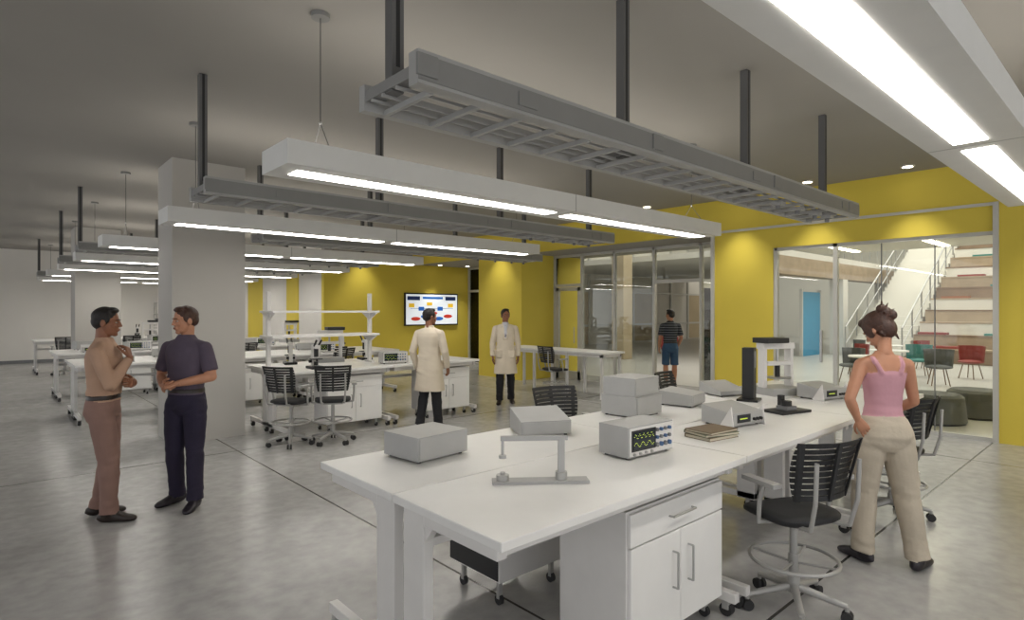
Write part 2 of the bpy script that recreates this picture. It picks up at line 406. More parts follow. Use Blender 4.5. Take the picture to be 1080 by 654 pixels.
# ------------------------------------------------------------------ chairs
def chair(hs=.60, ring=True):
    q = B()
    for i in range(5):
        a = 2*math.pi*i/5+.3; c, s = math.cos(a), math.sin(a)
        p0 = V((.03*c, .03*s, .13)); p1 = V((.27*c, .27*s, .085))
        q.cyl(p0, p1, .024, 'chair_grey', 10, .016)
        q.cyl(p1, p1+V((0, 0, -.03)), .012, 'chair_grey', 8)
        t = V((-s, c, 0)); w_ = V((.27*c, .27*s, .03))
        for k in (-1, 1): q.cyl(w_+t*.008*k, w_+t*.028*k, .03, 'rubber', 16)
    q.cyl((0, 0, .10), (0, 0, .2), .035, 'chair_grey'); q.cyl((0, 0, .2), (0, 0, hs-.06), .022, 'chair_grey')
    q.cyl((0, 0, .2), (0, 0, .32), .028, 'chair_grey')
    if ring:
        q.torus((0, 0, .29), .235, .011, 'chair_grey')
        for i in range(4):
            a = math.pi/2*i+.5; q.cyl((.02*math.cos(a), .02*math.sin(a), .27), (.235*math.cos(a), .235*math.sin(a), .29), .008, 'chair_grey', 8)
    q.box(-.12, .12, -.13, .13, hs-.07, hs-.045, 'chair_grey')
    rings = []
    for (dz, sc_) in ((-.045, .90), (-.03, .99), (-.01, 1.0), (.0, .96), (.004, .7), (-.002, .3)):
        ring_ = []
        for i in range(32):
            t = 2*math.pi*i/32; c, s = math.cos(t), math.sin(t)
            x = .225*sc_*math.copysign(abs(c)**.55, c); y = .215*sc_*math.copysign(abs(s)**.55, s)
            z = hs+dz-.03*max(0, y/.225)**3
            ring_.append((x, y+.02, z))
        rings.append(ring_)
    vs = [p for r_ in rings for p in r_]; fs = []
    for k in range(5):
        for i in range(32): fs.append((k*32+i, k*32+(i+1) % 32, (k+1)*32+(i+1) % 32, (k+1)*32+i))
    fs.append(tuple(range(31, -1, -1))); fs.append(tuple(range(5*32, 6*32)))
    q.add(vs, fs, 'black_mesh', True)
    def bp(x, z):
        wd = .225*(1-.18*(1-z)**2)
        return V((x*wd, -.235+.06*x*x-.07*z+.03*math.sin(z*math.pi), hs+.11+.33*z))
    def strip(x0, x1, z0, z1, nx=12, t=.012, m='black_mesh'):
        vs = []; fs = []
        for i in range(nx+1):
            x = x0+(x1-x0)*i/nx
            for (z, o) in ((z0, 0), (z1, 0), (z1, t), (z0, t)):
                vs.append(bp(x, z)+V((0, -o, 0)))
        for i in range(nx):
            for k in range(4): fs.append((i*4+k, (i+1)*4+k, (i+1)*4+(k+1) % 4, i*4+(k+1) % 4))
        fs += [(0, 1, 2, 3), (nx*4+3, nx*4+2, nx*4+1, nx*4)]
        q.add(vs, fs, m, False)
    nsl = 10
    for k in range(nsl):
        z = k/nsl; strip(-1, 1, z+.012, z+.012+(.078 if 0 < k < nsl-1 else .088))
    for (a, b2) in ((-1, -.88), (.88, 1), (-.06, .06)):
        strip(a, b2, 0, 1, 2, .016)
    for s in (-1, 1):
        q.tube([(s*.1, -.05, hs-.06), (s*.14, -.25, hs-.03), (s*.15, -.29, hs+.12), (s*.15, -.30, hs+.34)], .012, 'chair_grey')
        q.tube([(s*.12, .0, hs-.06), (s*.255, .0, hs-.05), (s*.265, -.02, hs+.08), (s*.265, -.05, hs+.175)], .013, 'chair_grey')
        q.box(s*.265-.03, s*.265+.03, -.15, .09, hs+.175, hs+.20, 'chair_grey')
    return q
ch0 = chair(.58, True).build('lab_stool', (3.47, 1.42, 0), rz=math.radians(-22), bevel=.0015)
def st(x, y, deg): dup(ch0, 'lab_stool', (x, y, 0), math.radians(deg))
st(5.62, 1.5, -10); st(3.8, 3.47, 165); st(5.72, 3.5, 190); st(3.38, 7.22, -25); st(2.92, 7.45, -60)
st(8.35, 8.0, -95)
for (x, y, d) in ((2.3, 10.3, 20), (4.9, 10.3, 10), (2.9, 13.4, -10), (4.2, 13.4, 5), (3.6, 16.4, 0), (1.6, 19.4, 0), (3.0, 19.3, 15)): st(x, y, d)

# ------------------------------------------------------------------ instruments
TZ = .90
def feet(q, w, d, m='rubber'):
    for x in (-w/2+.03, w/2-.03):
        for y in (-d/2+.03, d/2-.03): q.cyl((x, y, 0), (x, y, .012), .012, m, 10)
def casebox(w, d, h, wedge=0, m='grey_instrument'):
    q = B(); feet(q, w, d)
    q.prism([(-d/2, .012), (d/2, .012), (d/2, h), (-d/2, h-wedge)], 'x', -w/2, w/2, m)
    q.prism([(-d/2-.006, .02), (-d/2, .02), (-d/2, h-wedge-.008), (-d/2-.006, h-wedge-.008)], 'x', -w/2+.01, w/2-.01, m)
    for i in range(5): q.box(w/2, w/2+.002, -d/4+i*.03, -d/4+i*.03+.012, h*.35, h*.65, 'grey_instrument_dark')
    return q
casebox(.36, .30, .14).build('instrument_case', (1.87, 2.80, TZ), math.radians(6), bevel=.003)
casebox(.34, .30, .15, .05).build('instrument_case', (2.78, 2.80, TZ), math.radians(-28), bevel=.003)
q = casebox(.36, .32, .16); q.box(-.17, .17, -.14, .15, .16, .30, 'grey_instrument'); q.box(-.16, .16, -.146, -.14, .175, .285, 'grey_instrument')
q.build('instrument_case_stack', (3.80, 2.80, TZ), math.radians(3), bevel=.003)
casebox(.32, .30, .13, .03).build('instrument_case', (4.52, 2.80, TZ), math.radians(12), bevel=.003)
casebox(.32, .30, .12, .07).build('instrument_case', (5.35, 2.86, TZ), math.radians(-20), bevel=.003)
def scope(w=.40, d=.21, h=.18):
    q = B(); feet(q, w, d); q.box(-w/2, w/2, -d/2, d/2, .012, h, 'grey_instrument')
    y = -d/2
    q.box(-w/2+.01, w/2-.01, y-.008, y, .02, h-.008, 'white_metal')
    q.box(-w/2+.02, -w/2+.02+w*.52, y-.012, y-.008, .045, h-.02, 'black_plastic')
    q.box(-w/2+.03, -w/2+.01+w*.52, y-.014, y-.012, .055, h-.03, 'screen_dark')
    n = 24; x0 = -w/2+.035; xl = w*.52-.035
    for tr_ in range(2):
        for i in range(n):
            xa = x0+xl*i/n; z = .08+.045*tr_+.012*math.sin(i*(.8+tr_*.5))
            q.box(xa, xa+xl/n, y-.0155, y-.014, z, z+.003, 'screen_trace')
    for i in range(4):
        for j in range(3):
            q.cyl((w*.09+i*.038, y-.008, .06+j*.042), (w*.09+i*.038, y-.022, .06+j*.042), .010 if j else .013, 'knob_blue' if (i+j) % 2 else 'grey_instrument_dark', 12)
    for i in range(4): q.cyl((-w/2+.04+i*.05, y-.008, .03), (-w/2+.04+i*.05, y-.02, .03), .008, 'steel', 10)
    return q
sc0 = scope().build('oscilloscope', (2.80, 2.03, TZ), math.radians(-3), bevel=.002)
q = casebox(.34, .26, .14, .04)
q.box(-.12, .02, -.142, -.136, .035, .09, 'black_plastic'); q.box(-.11, .01, -.144, -.142, .045, .08, 'screen_dark'); q.box(-.10, -.02, -.1455, -.144, .058, .066, 'screen_trace')
for i in range(3): q.cyl((.06+i*.035, -.136, .05), (.06+i*.035, -.155, .05), .011, 'black_plastic', 12)
for s in (-.175, .175): q.prism([(-.15, .0), (-.03, .0), (-.13, .15)], 'x', s-.005, s+.005, 'white_metal')
fg0 = q.build('function_generator', (4.02, 2.08, TZ), math.radians(-10), bevel=.002)
dup(fg0, 'function_generator', (5.8, 2.12, TZ), math.radians(-15))
# books
q = B()
for i, (m_, t_, a) in enumerate((('book_brown', .022, .05), ('book_green', .018, -.08), ('book_brown', .015, .1))):
    T = Matrix.Rotation(a, 4, 'Z'); z = (0, .0222, .0404)[i]
    q.box(-.14, .14, -.1, .1, z, z+.003, m_, T); q.box(-.136, .136, -.097, .094, z+.003, z+t_-.003, 'paper', T); q.box(-.14, .14, -.1, .1, z+t_-.003, z+t_, m_, T)
    q.box(-.14, .14, .094, .1, z, z+t_, m_, T)
q.build('stack_of_books', (3.50, 1.95, TZ), math.radians(-12))
# test stand
q = B(); q.box(-.23, .23, -.04, .04, 0, .014, 'grey_instrument'); q.cyl((.10, 0, .014), (.10, 0, .05), .028, 'steel', 20)
q.box(.085, .115, -.015, .015, .014, .22, 'grey_instrument'); q.box(-.19, .13, -.012, .012, .20, .222, 'grey_instrument')
q.cyl((-.18, 0, .13), (-.18, 0, .20), .007, 'steel'); q.cyl((-.18, 0, .118), (-.18, 0, .132), .018, 'steel')
q.cyl((-.18, 0, .014), (-.18, 0, .04), .03, 'steel', 24); q.cyl((-.18, 0, .04), (-.18, 0, .052), .012, 'steel')
q.build('test_stand', (1.97, 1.98, TZ), math.radians(-38), bevel=.002)
# microscope
def micro():
    q = B(); q.box(-.09, .09, -.15, .12, 0, .035, 'black_plastic'); q.prism([(.04, .035), (.11, .035), (.09, .30), (.03, .33)], 'x', -.025, .025, 'white_metal')
    q.box(-.07, .07, -.11, .03, .13, .142, 'black_plastic'); q.cyl((0, -.04, .05), (0, -.04, .1), .03, 'black_plastic')
    q.box(-.03, .03, -.09, .07, .28, .33, 'white_metal'); q.cyl((0, -.04, .17), (0, -.04, .28), .03, 'black_plastic')
    for i in (-1, 0, 1): q.cyl((i*.015, -.04+abs(i)*.01, .16), (i*.008, -.04, .21), .009, 'steel', 10)
    for s in (-1, 1): q.cyl((s*.03, -.05, .32), (s*.035, -.15, .40), .014, 'black_plastic')
    for s in (-1, 1): q.cyl((s*.025, .07, .10), (s*.06, .07, .10), .022, 'black_plastic')
    return q
mi0 = micro().build('microscope', (5.95, 8.82, TZ), math.radians(190), bevel=.002)
# tall black analyser + test frame
q = B(); q.box(-.10, .10, -.09, .09, 0, .02, 'black_plastic'); q.box(-.06, .06, -.05, .05, .02, .48, 'black_plastic'); q.box(-.045, .045, -.055, -.05, .3, .45, 'grey_instrument_dark')
q.build('analyser_tower', (5.15, 2.50, TZ), math.radians(15), bevel=.003)
q = B(); q.box(-.2, .2, -.15, .15, 0, .07, 'grey_instrument')
for s in (-1, 1): q.box(s*.17-.02, s*.17+.02, -.02, .06, .07, .5, 'white_metal')
q.box(-.2, .2, -.03, .07, .44, .50, 'white_metal'); q.box(-.15, .15, -.03, .03, .28, .32, 'white_metal'); q.box(-.10, .10, -.08, .08, .15, .17, 'steel')
q.cyl((0, 0, .32), (0, 0, .44), .015, 'steel'); q.cyl((0, 0, .17), (0, 0, .28), .025, 'black_plastic'); q.box(-.22, .05, -.1, .1, .50, .55, 'black_plastic')
tf0 = q.build('test_frame', (5.78, 2.52, TZ), math.radians(-20), bevel=.003)
q = B(); q.box(-.17, .17, -.10, .10, 0, .02, 'black_plastic'); q.box(-.02, .02, .03, .07, .02, .13, 'black_plastic'); q.box(-.06, .06, -.05, .05, .02, .05, 'grey_instrument_dark'); q.cyl((0, 0, .05), (0, 0, .09), .04, 'black_plastic')
q.build('magnetic_stirrer_stand', (4.80, 2.02, TZ), math.radians(-15), bevel=.002)
def rnd_items(u0, u1, v0, n):
    for i in range(n):
        u = u0+(u1-u0)*(i+.5)/n+random.uniform(-.08, .08)
        for s in (-1, 1):
            k = random.random(); a = random.uniform(-.3, .3)+(0 if s < 0 else math.pi); loc = (u, v0+s*.45, TZ)
            if k < .22: dup(mi0, 'microscope', loc, a)
            elif k < .42: dup(sc0, 'oscilloscope', loc, a)
            elif k < .7: dup(fg0, 'function_generator', loc, a)
            elif k < .8: dup(tf0, 'test_frame', loc, a)
rnd_items(3.2, 5.6, 8.4, 4)
for v0 in (11.45, 14.5): rnd_items(1.2, 6.2, v0, 6)
for v0 in (17.55, 20.6): rnd_items(3.0, 4.5, v0, 2)
q = B()
for x in (0, .9):
    for y in (0, .35): q.box(x, x+.03, y, y+.03, 0, 2.0, 'steel')
for z in (.2, .65, 1.1, 1.55, 1.97): q.box(0, .93, 0, .38, z, z+.025, 'steel')
q.build('wire_shelving', (4.6, 24.1, 0))

# display
q = B(); q.box(9.42, 11.40, 15.24, 15.30, 1.24, 2.24, 'black_plastic'); q.box(9.46, 11.36, 15.232, 15.24, 1.28, 2.20, 'screen_white')
def scb(x0, x1, z0, z1, m): q.box(x0, x1, 15.228, 15.232, z0, z1, m)
scb(9.5, 9.95, 2.02, 2.14, 'scr_navy'); scb(10.9, 11.3, 2.02, 2.14, 'scr_navy'); scb(10.05, 10.8, 2.06, 2.13, 'scr_blue')
scb(9.55, 9.75, 1.8, 1.92, 'scr_yellow'); scb(9.9, 10.1, 1.7, 1.82, 'scr_blue'); scb(10.2, 10.4, 1.86, 1.96, 'scr_yellow'); scb(10.6, 10.8, 1.7, 1.82, 'scr_blue'); scb(11.0, 11.2, 1.8, 1.92, 'scr_yellow')
scb(9.6, 11.2, 1.76, 1.77, 'scr_navy')
for i, (x, m_) in enumerate(((9.8, 'scr_red'), (10.15, 'scr_blue'), (10.65, 'scr_blue'), (11.0, 'scr_red'))): q.sphere((x, 15.232, 1.45+.07*(i % 2)), (.17, .005, .06), m_)
q.sphere((10.4, 15.232, 1.62), (.2, .005, .06), 'scr_red')
q.build('wall_display_screen')

# ------------------------------------------------------------------ atrium beyond glass
slab('floor_atrium', 9.86, 38, -8, 24, -.12, -.005, 'atrium_floor')
slab('ceiling_corridor', 9.86, 14.5, -8, 5.28, 3.0, 3.12, 'atrium_white')
slab('ceiling_atrium', 9.86, 38, -8, 24, 7.5, 7.6, 'atrium_white')
slab('wall_atrium_east', 37.9, 38, -8, 24, 0, 7.5, 'atrium_white')
slab('wall_atrium_north', 12.0, 38, 19, 19.1, 0, 7.5, 'atrium_white')
slab('wall_atrium_south', 9.86, 38, -8.1, -8, 0, 7.5, 'atrium_beige')
q = B()
cols = ['wood', 'wood_light', 'atrium_white', 'wood_light', 'atrium_white', 'wood', 'wood_light', 'atrium_white', 'wood_light', 'atrium_white']
for i in range(11):
    q.box(23+.75*i, 23+.75*(i+1), -6, 5.7, 0, .42*(i+1), cols[i % 10])
    q.box(22.98+.75*i, 23.5+.75*i, -6, 5.7, .42*(i+1), .42*(i+1)+.05, 'wood' if i % 2 else 'wood_light')
for (i, y0, m_) in ((0, 4.2, 'seat_red'), (0, 2.0, 'seat_teal'), (1, 3.0, 'seat_teal'), (1, 4.8, 'seat_red'), (4, 4.6, 'seat_orange'), (5, 3.3, 'seat_teal'), (6, 4.4, 'seat_red'), (8, 4.2, 'seat_teal'), (9, 2.5, 'seat_red')):
    z = .42*(i+1)+.05; q.box(23.05+.75*i, 23.5+.75*i, y0, y0+.8, z, z+.07, m_)
q.build('bleacher_stairs')
q = B()
for i in range(28): q.box(23+.3*i, 23+.3*(i+1), 5.82, 7.6, 0, .165*(i+1), 'atrium_white')
for y in (5.85, 7.6):
    q.tube([(23, y, 1.1), (31.4, y, 5.7)], .03, 'steel'); q.tube([(23, y, .5), (31.4, y, 5.1)], .02, 'steel')
    for i in range(8): q.cyl((23+1.2*i, y, .1+.657*i), (23+1.2*i, y, 1.1+.657*i), .025, 'steel')
q.build('atrium_staircase')
q = B(); q.box(18, 31, 8.2, 8.7, 2.9, 3.5, 'wood_light'); q.box(18, 31, 8.2, 18.9, 3.5, 3.7, 'atrium_white')
for x in (18, 24.6, 30): q.box(x, x+.5, 8.2, 8.7, 0, 2.9, 'atrium_white')
q.tube([(18, 8.3, 4.6), (31, 8.3, 4.6)], .03, 'steel')
for i in range(14): q.cyl((18+i, 8.3, 3.7), (18+i, 8.3, 4.6), .015, 'steel')
q.build('mezzanine')
q = B(); q.box(22.6, 24.2, 8.9, 9.0, 0, 2.4, 'panel_blue'); q.box(22.5, 22.6, 8.9, 9.0, 0, 2.5, 'frame_alu'); q.box(24.2, 24.3, 8.9, 9.0, 0, 2.5, 'frame_alu'); q.build('blue_partition_panel')
for i, (x, y) in enumerate(((16.5, 12.5), (16.5, 16.5))):
    slab('atrium_column', x, x+.5, y, y+.5, 0, 7.5, 'atrium_beige')
q = B()
for i in range(12): q.box(15+1.8*i, 15.12+1.8*i, 18.9, 19.0, 0, 7.4, 'frame_alu')
for z in (0.9, 2.6, 3.9): q.box(13, 37, 18.92, 19, z, z+.1, 'frame_alu')
for i in range(0, 12, 3): q.box(15.12+1.8*i, 16.8+1.8*i, 18.96, 19, .05, 2.6, 'atrium_beige')
q.build('atrium_window_frames')
def lchair(m_):
    q = B()
    q.sphere((0, 0, .42), (.27, .27, .05), m_, 16)
    for i in range(9):
        a = math.pi+math.pi*i/8*1.0; a2 = a+math.pi/8
        if i < 8: q.add([(.27*math.cos(a), .27*math.sin(a), .42), (.27*math.cos(a2), .27*math.sin(a2), .42), (.3*math.cos(a2), .3*math.sin(a2), .82), (.3*math.cos(a), .3*math.sin(a), .82),
                         (.24*math.cos(a), .24*math.sin(a), .42), (.24*math.cos(a2), .24*math.sin(a2), .42), (.27*math.cos(a2), .27*math.sin(a2), .82), (.27*math.cos(a), .27*math.sin(a), .82)],
                        [(0, 1, 2, 3), (7, 6, 5, 4), (3, 2, 6, 7), (0, 4, 5, 1), (0, 3, 7, 4), (1, 5, 6, 2)], m_)
    for a in (45, 135, 225, 315):
        a = math.radians(a); q.cyl((.15*math.cos(a), .15*math.sin(a), .4), (.25*math.cos(a), .25*math.sin(a), 0), .012, 'wood')
    return q
lr = lchair('seat_red').build('lounge_chair', (17.2, 5.4, 0), .5); lt = lchair('seat_teal').build('lounge_chair', (18.0, 4.2, 0), 2)
lg = lchair('pouf_grey').build('lounge_chair', (15.2, 4.9, 0), 1)
for (o, x, y, a) in ((lr, 18.4, 3.2, 1.2), (lg, 19.5, 6.2, .4), (lr, 20.4, 4.6, 3), (lg, 16.2, 3.4, 2), (lr, 17, 11, 2)):
    dup(o, 'lounge_chair', (x, y, 0), a)
def rtable():
    q = B(); q.cyl((0, 0, .70), (0, 0, .73), .42, 'white_laminate', 32); q.cyl((0, 0, .02), (0, 0, .7), .03, 'steel'); q.cyl((0, 0, 0), (0, 0, .02), .24, 'steel', 24); return q
t0 = rtable().build('round_cafe_table', (14.2, 4.2, 0))
for (x, y) in ((16.6, 4.5), (18.9, 5.2)): dup(t0, 'round_cafe_table', (x, y, 0))
q = B(); q.cyl((0, 0, .03), (0, 0, .4), .42, 'pouf_grey', 32, .38); q.cyl((0, 0, .4), (0, 0, .44), .38, 'pouf_grey', 32, .33); q.cyl((0, 0, 0), (0, 0, .03), .4, 'black_plastic', 32, .42)
p0 = q.build('pouf_seat', (10.9, 2.35, 0)); dup(p0, 'pouf_seat', (11.9, 2.0, 0))
def area(name, loc, sx, sy, e, col=(1, .97, .9), rot=(0, 0, 0)):
    l = bpy.data.lights.new(name, 'AREA'); l.shape = 'RECTANGLE'; l.size = sx; l.size_y = sy; l.energy = e; l.color = col
    o = bpy.data.objects.new(name, l); o.location = loc; o.rotation_euler = rot; sc.collection.objects.link(o)
area('atrium_fill_lamp', (24, 6, 7.4), 18, 16, 1500)  # added fill lamp to brighten the atrium, not a skylight
q = B()
for i in range(5): q.box(10.6, 14.2, -2.0+1.6*i, -1.88+1.6*i, 2.985, 3.0, 'downlight')
q.build('corridor_ceiling_lights')

# ------------------------------------------------------------------ people
def loft(secs, n=24, ex=2.3, xh=(1, 0, 0)):
    vs = []; fs = []; P = [V(s[0]) for s in secs]; m_ = len(P); xh = V(xh)
    for i, (c, rx, ry) in enumerate(secs):
        t = (P[min(i+1, m_-1)]-P[max(i-1, 0)]).normalized()
        ax = (xh-t*xh.dot(t)).normalized(); ay = t.cross(ax)
        for j in range(n):
            a = 2*math.pi*j/n; c_, s_ = math.cos(a), math.sin(a)
            vs.append(P[i]+ax*rx*math.copysign(abs(c_)**(2/ex), c_)+ay*ry*math.copysign(abs(s_)**(2/ex), s_))
    for i in range(m_-1):
        for j in range(n): fs.append((i*n+j, i*n+(j+1) % n, (i+1)*n+(j+1) % n, (i+1)*n+j))
    vs.append(P[0]); vs.append(P[-1]); a, e = len(vs)-2, len(vs)-1
    for j in range(n): fs.append((a, (j+1) % n, j)); fs.append((e, (m_-1)*n+j, (m_-1)*n+(j+1) % n))
    return vs, fs
def bone(p0, p1, rs, n=16, flat0=False, flat1=False):
    p0 = V(p0); p1 = V(p1); d = (p1-p0).normalized(); secs = []
    if not flat0:
        for a in (15, 40, 65): secs.append((p0-d*rs[0]*math.cos(math.radians(a)), rs[0]*math.sin(math.radians(a)), rs[0]*math.sin(math.radians(a))))
    for i, r in enumerate(rs): secs.append((p0.lerp(p1, i/(len(rs)-1)), r, r))
    if not flat1:
        for a in (65, 40, 15): secs.append((p1+d*rs[-1]*math.cos(math.radians(a)), rs[-1]*math.sin(math.radians(a)), rs[-1]*math.sin(math.radians(a))))
    xh = d.orthogonal()
    return loft(secs, n, 2.0, xh)
def remesh(parts, voxel, it, folds=()):
    vs = []; fs = []; fm = []
    for (pv, pf, m_) in parts:
        o = len(vs); vs += [tuple(p) for p in pv]
        for f_ in pf: fs.append([i+o for i in f_]); fm.append(m_)
    me = bpy.data.meshes.new('tmp'); me.from_pydata(vs, [], fs)
    ob = bpy.data.objects.new('tmp', me); sc.collection.objects.link(ob)
    md = ob.modifiers.new('r', 'REMESH'); md.mode = 'VOXEL'; md.voxel_size = voxel
    if it: sm = ob.modifiers.new('s', 'SMOOTH'); sm.factor = .5; sm.iterations = it
    dg = bpy.context.evaluated_depsgraph_get(); ev = ob.evaluated_get(dg); em = ev.to_mesh()
    ov = [v.co.copy() for v in em.vertices]; on = [v.normal.copy() for v in em.vertices]
    of = [tuple(p.vertices) for p in em.polygons]; oc = [p.center.copy() for p in em.polygons]
    ev.to_mesh_clear(); bpy.data.objects.remove(ob); bpy.data.meshes.remove(me)
    bvh = BVHTree.FromPolygons([V(p) for p in vs], fs)
    om = []
    for c in oc:
        r = bvh.find_nearest(c); om.append(fm[r[2]] if r[2] is not None else fm[0])
    if folds:
        w = [0]*len(ov)
        for f_, m_ in zip(of, om):
            if m_ in folds:
                for i in f_: w[i] = folds[m_]
        for i, p in enumerate(ov):
            if w[i]:
                # long drapes with stronger creasing around waist, knees, elbows and hems
                j_ = max(math.exp(-((p.z-1.06)/.09)**2), math.exp(-((p.z-.50)/.10)**2), math.exp(-((p.z-.15)/.08)**2), .8*math.exp(-((p.z-.84)/.06)**2))
                d_ = noise.noise(V((p.x*9+3, p.y*9, p.z*2.2)))
                c_ = noise.noise(V((p.x*8+p.z*11, p.y*9-p.z*8, p.z*17)))
                ov[i] = p+on[i]*w[i]*(d_*.9+c_*(.2+.8*j_))
    return ov, of, om
def hand(wr, d, n, right, curl, voxel=.0036, spread=.06, skin='skin_a', k=1.0):
    d = V(d).normalized(); n = V(n); n = (n-d*n.dot(d)).normalized()
    s = d.cross(n) if right else n.cross(d)
    wr = V(wr); parts = []
    secs = [(-.03, .024, .019), (0, .026, .018), (.02, .032, .016), (.05, .039, .015), (.08, .041, .0135), (.093, .036, .010)]
    v_, f_ = loft([(wr+d*a*k, b2*k, c*k) for a, b2, c in secs], 20, 2.4, s); parts.append((v_, f_, skin))
    for i, (ln, off) in enumerate(((.072, .029), (.080, .010), (.074, -.010), (.058, -.028))):
        p = wr+d*(.082-.004*abs(i-1))*k+s*off*k; dr = (d+s*(spread*(1.5-i))).normalized(); ang = 0
        for j, fr in enumerate((.45, .31, .24)):
            ang = curl[0]+curl[1]*j+.06*i
            dd = dr*math.cos(ang)+n*math.sin(ang)
            r0_ = (.0092, .0084, .0077)[j]*(1 if i < 3 else .87)*k; e = p+dd*ln*fr*k
            v_, f_ = bone(p, e, [r0_, r0_*.93], 10); parts.append((v_, f_, skin)); p = e
    p = wr+d*.022*k+s*.022*k+n*.006*k; dirs = [(d*.62+s*.7+n*.35), (d*.86+s*.32+n*.4), (d*.93+s*.05+n*.42)]
    for j, (ln, r_) in enumerate(((.042, .0135), (.034, .0105), (.027, .009))):
        e = p+dirs[j].normalized()*ln*k; v_, f_ = bone(p, e, [r_*k, r_*.88*k], 10); parts.append((v_, f_, skin)); p = e
    return remesh(parts, voxel, 2)
TORSO_M = [(.99, .150, .106), (1.04, .147, .106), (1.12, .145, .104), (1.20, .152, .109), (1.28, .162, .117), (1.35, .166, .118), (1.40, .158, .106), (1.44, .122, .086), (1.475, .080, .070), (1.505, .060, .060)]
TORSO_F = [(.99, .140, .105), (1.04, .124, .094), (1.10, .114, .086), (1.17, .118, .090), (1.25, .130, .102), (1.32, .138, .106), (1.38, .134, .092), (1.42, .108, .074), (1.45, .070, .058), (1.475, .052, .052)]
def figure(name, loc, deg, H=1.75, J=None, top='cloth_tan', bottom='cloth_khaki', shoe='leather', skin='skin_a', hair='hair_black',
           style='long', female=False, head_yaw=0, head_pitch=0, coat=False, shorts=False, curls=(.25, .2), lean=0.0, handR=None, handL=None, headoff=(0, 0, 0), hairstyle='short', belt=True):
    J0 = dict(hipR=(.088, 0, .90), hipL=(-.088, 0, .90), kneeR=(.10, .02, .50), kneeL=(-.10, .02, .50), ankR=(.11, -.03, .09), ankL=(-.11, -.03, .09),
              toeR=(.15, 1), toeL=(-.15, 1), shR=(.180, -.005, 1.392), shL=(-.180, -.005, 1.392), elR=(.235, -.03, 1.12), elL=(-.235, -.03, 1.12),
              wrR=(.235, .05, .88), wrL=(-.235, .05, .88))
    if female: J0['shR'] = (.152, -.005, 1.375); J0['shL'] = (-.152, -.005, 1.375)
    J0.update(J or {}); J = J0
    parts = []; P = lambda vf, m_: parts.append((vf[0], vf[1], m_))
    ly = lambda z: lean*max(0, (z-.98)/.5)
    T_ = TORSO_F if female else TORSO_M
    g_ = .006 if not female else .0
    tank = style == 'tank'
    if tank:
        P(loft([((0, ly(z), z), rx, ry) for z, rx, ry in T_ if z <= 1.33]+[((0, ly(1.34), 1.34), .118, .102)], 28), top)
        P(loft([((0, ly(z)+.0, z), rx-.004, ry-.004) for z, rx, ry in T_ if z > 1.2], 28), skin)
        pts = [(.062, -.100, 1.33), (.085, -.085, 1.385), (.092, -.04, 1.425), (.092, .03, 1.425), (.085, .08, 1.385), (.062, .100, 1.33)]
        for s in (-1, 1):
            for a, c in zip(pts[:-1], pts[1:]): P(bone((s*a[0], a[1], a[2]), (s*c[0], c[1], c[2]), [.013, .013], 10), top)
    elif coat:
        secs = [((0, .01, .56), .222, .175), ((0, .01, .70), .205, .165), ((0, 0, .86), .190, .146), ((0, 0, .99), .175, .132), ((0, 0, 1.12), .163, .122)]+[((0, 0, z), rx+.010, ry+.010) for z, rx, ry in T_ if z > 1.15 and z < 1.49]
        P(loft(secs, 32), top)
        P(loft([((0, .0, 1.42), .072, .072), ((0, 0, 1.512), .064, .064)], 24), top)
        P(loft([((0, .09, 1.22), .008, .055), ((0, .088, 1.32), .035, .052), ((0, .07, 1.40), .055, .05), ((0, .035, 1.50), .05, .045)], 16), 'cloth_shirt')
        P(bone((0, .138, 1.25), (0, .085, 1.47), [.012, .012], 8), 'tie_dark')
        for s in (-1, 1):
            P(bone((s*.02, .135, 1.2), (s*.07, .095, 1.42), [.016, .019], 10), top); P(loft([((s*.11, .122, .86), .06, .03), ((s*.11, .124, .99), .06, .012)], 14), top)
    else:
        P(loft([((0, ly(z), z), rx+g_, ry+g_) for z, rx, ry in T_], 30), top)
        P(loft([((0, ly(1.47), 1.45), .068, .068), ((0, ly(1.5), 1.512), .060, .062)], 20), top)
    hb = .012 if female else 0
    P(loft([((0, 0, .80), .10, .085), ((0, -.005, .84), .150+hb, .112), ((0, -.012, .90), .168+hb, .122+hb*.6), ((0, -.008, .96), .162+hb*.4, .116), ((0, 0, 1.02), .150 if not female else .138, .108 if not female else .10)], 28), bottom)
    if belt: P(loft([((0, 0, 1.005), .158 if not female else .145, .114), ((0, 0, 1.035), .156 if not female else .14, .113)], 28), 'leather')
    for S in 'RL':
        sg = 1 if S == 'R' else -1
        hp, kn, an = V(J['hip'+S]), V(J['knee'+S]), V(J['ank'+S])
        if shorts:
            P(bone(hp, hp.lerp(kn, .95), [.095, .09, .088, .088], 18, flat1=True), bottom)
            P(bone(kn, an, [.056, .060, .056, .043, .036], 14), skin); P(bone(hp.lerp(kn, .6), kn, [.065, .056], 14), skin)
            P(bone(an+V((0, 0, .03)), an, [.04, .042], 14), 'cloth_shirt')
        else:
            lo = 1.0 if not female else 1.08
            P(bone(hp, kn, [.096*lo, .095*lo, .086*lo, .075*lo], 20), bottom)
            P(bone(kn, V((an.x, an.y, .065)).lerp(an, .3), [.075*lo, .075*lo, .069*lo, .065*lo, .070*lo], 20, flat1=True), bottom)
            if female: P(loft([(hp.lerp(kn, .45)+V((sg*.07, 0, 0)), .02, .05), (hp.lerp(kn, .85)+V((sg*.072, 0, 0)), .025, .055)], 14), bottom)
        t = J['toe'+S]; fd = V((t[0], t[1], 0)).normalized(); sd = fd.cross(V((0, 0, 1)))
        bz = an.z-.09
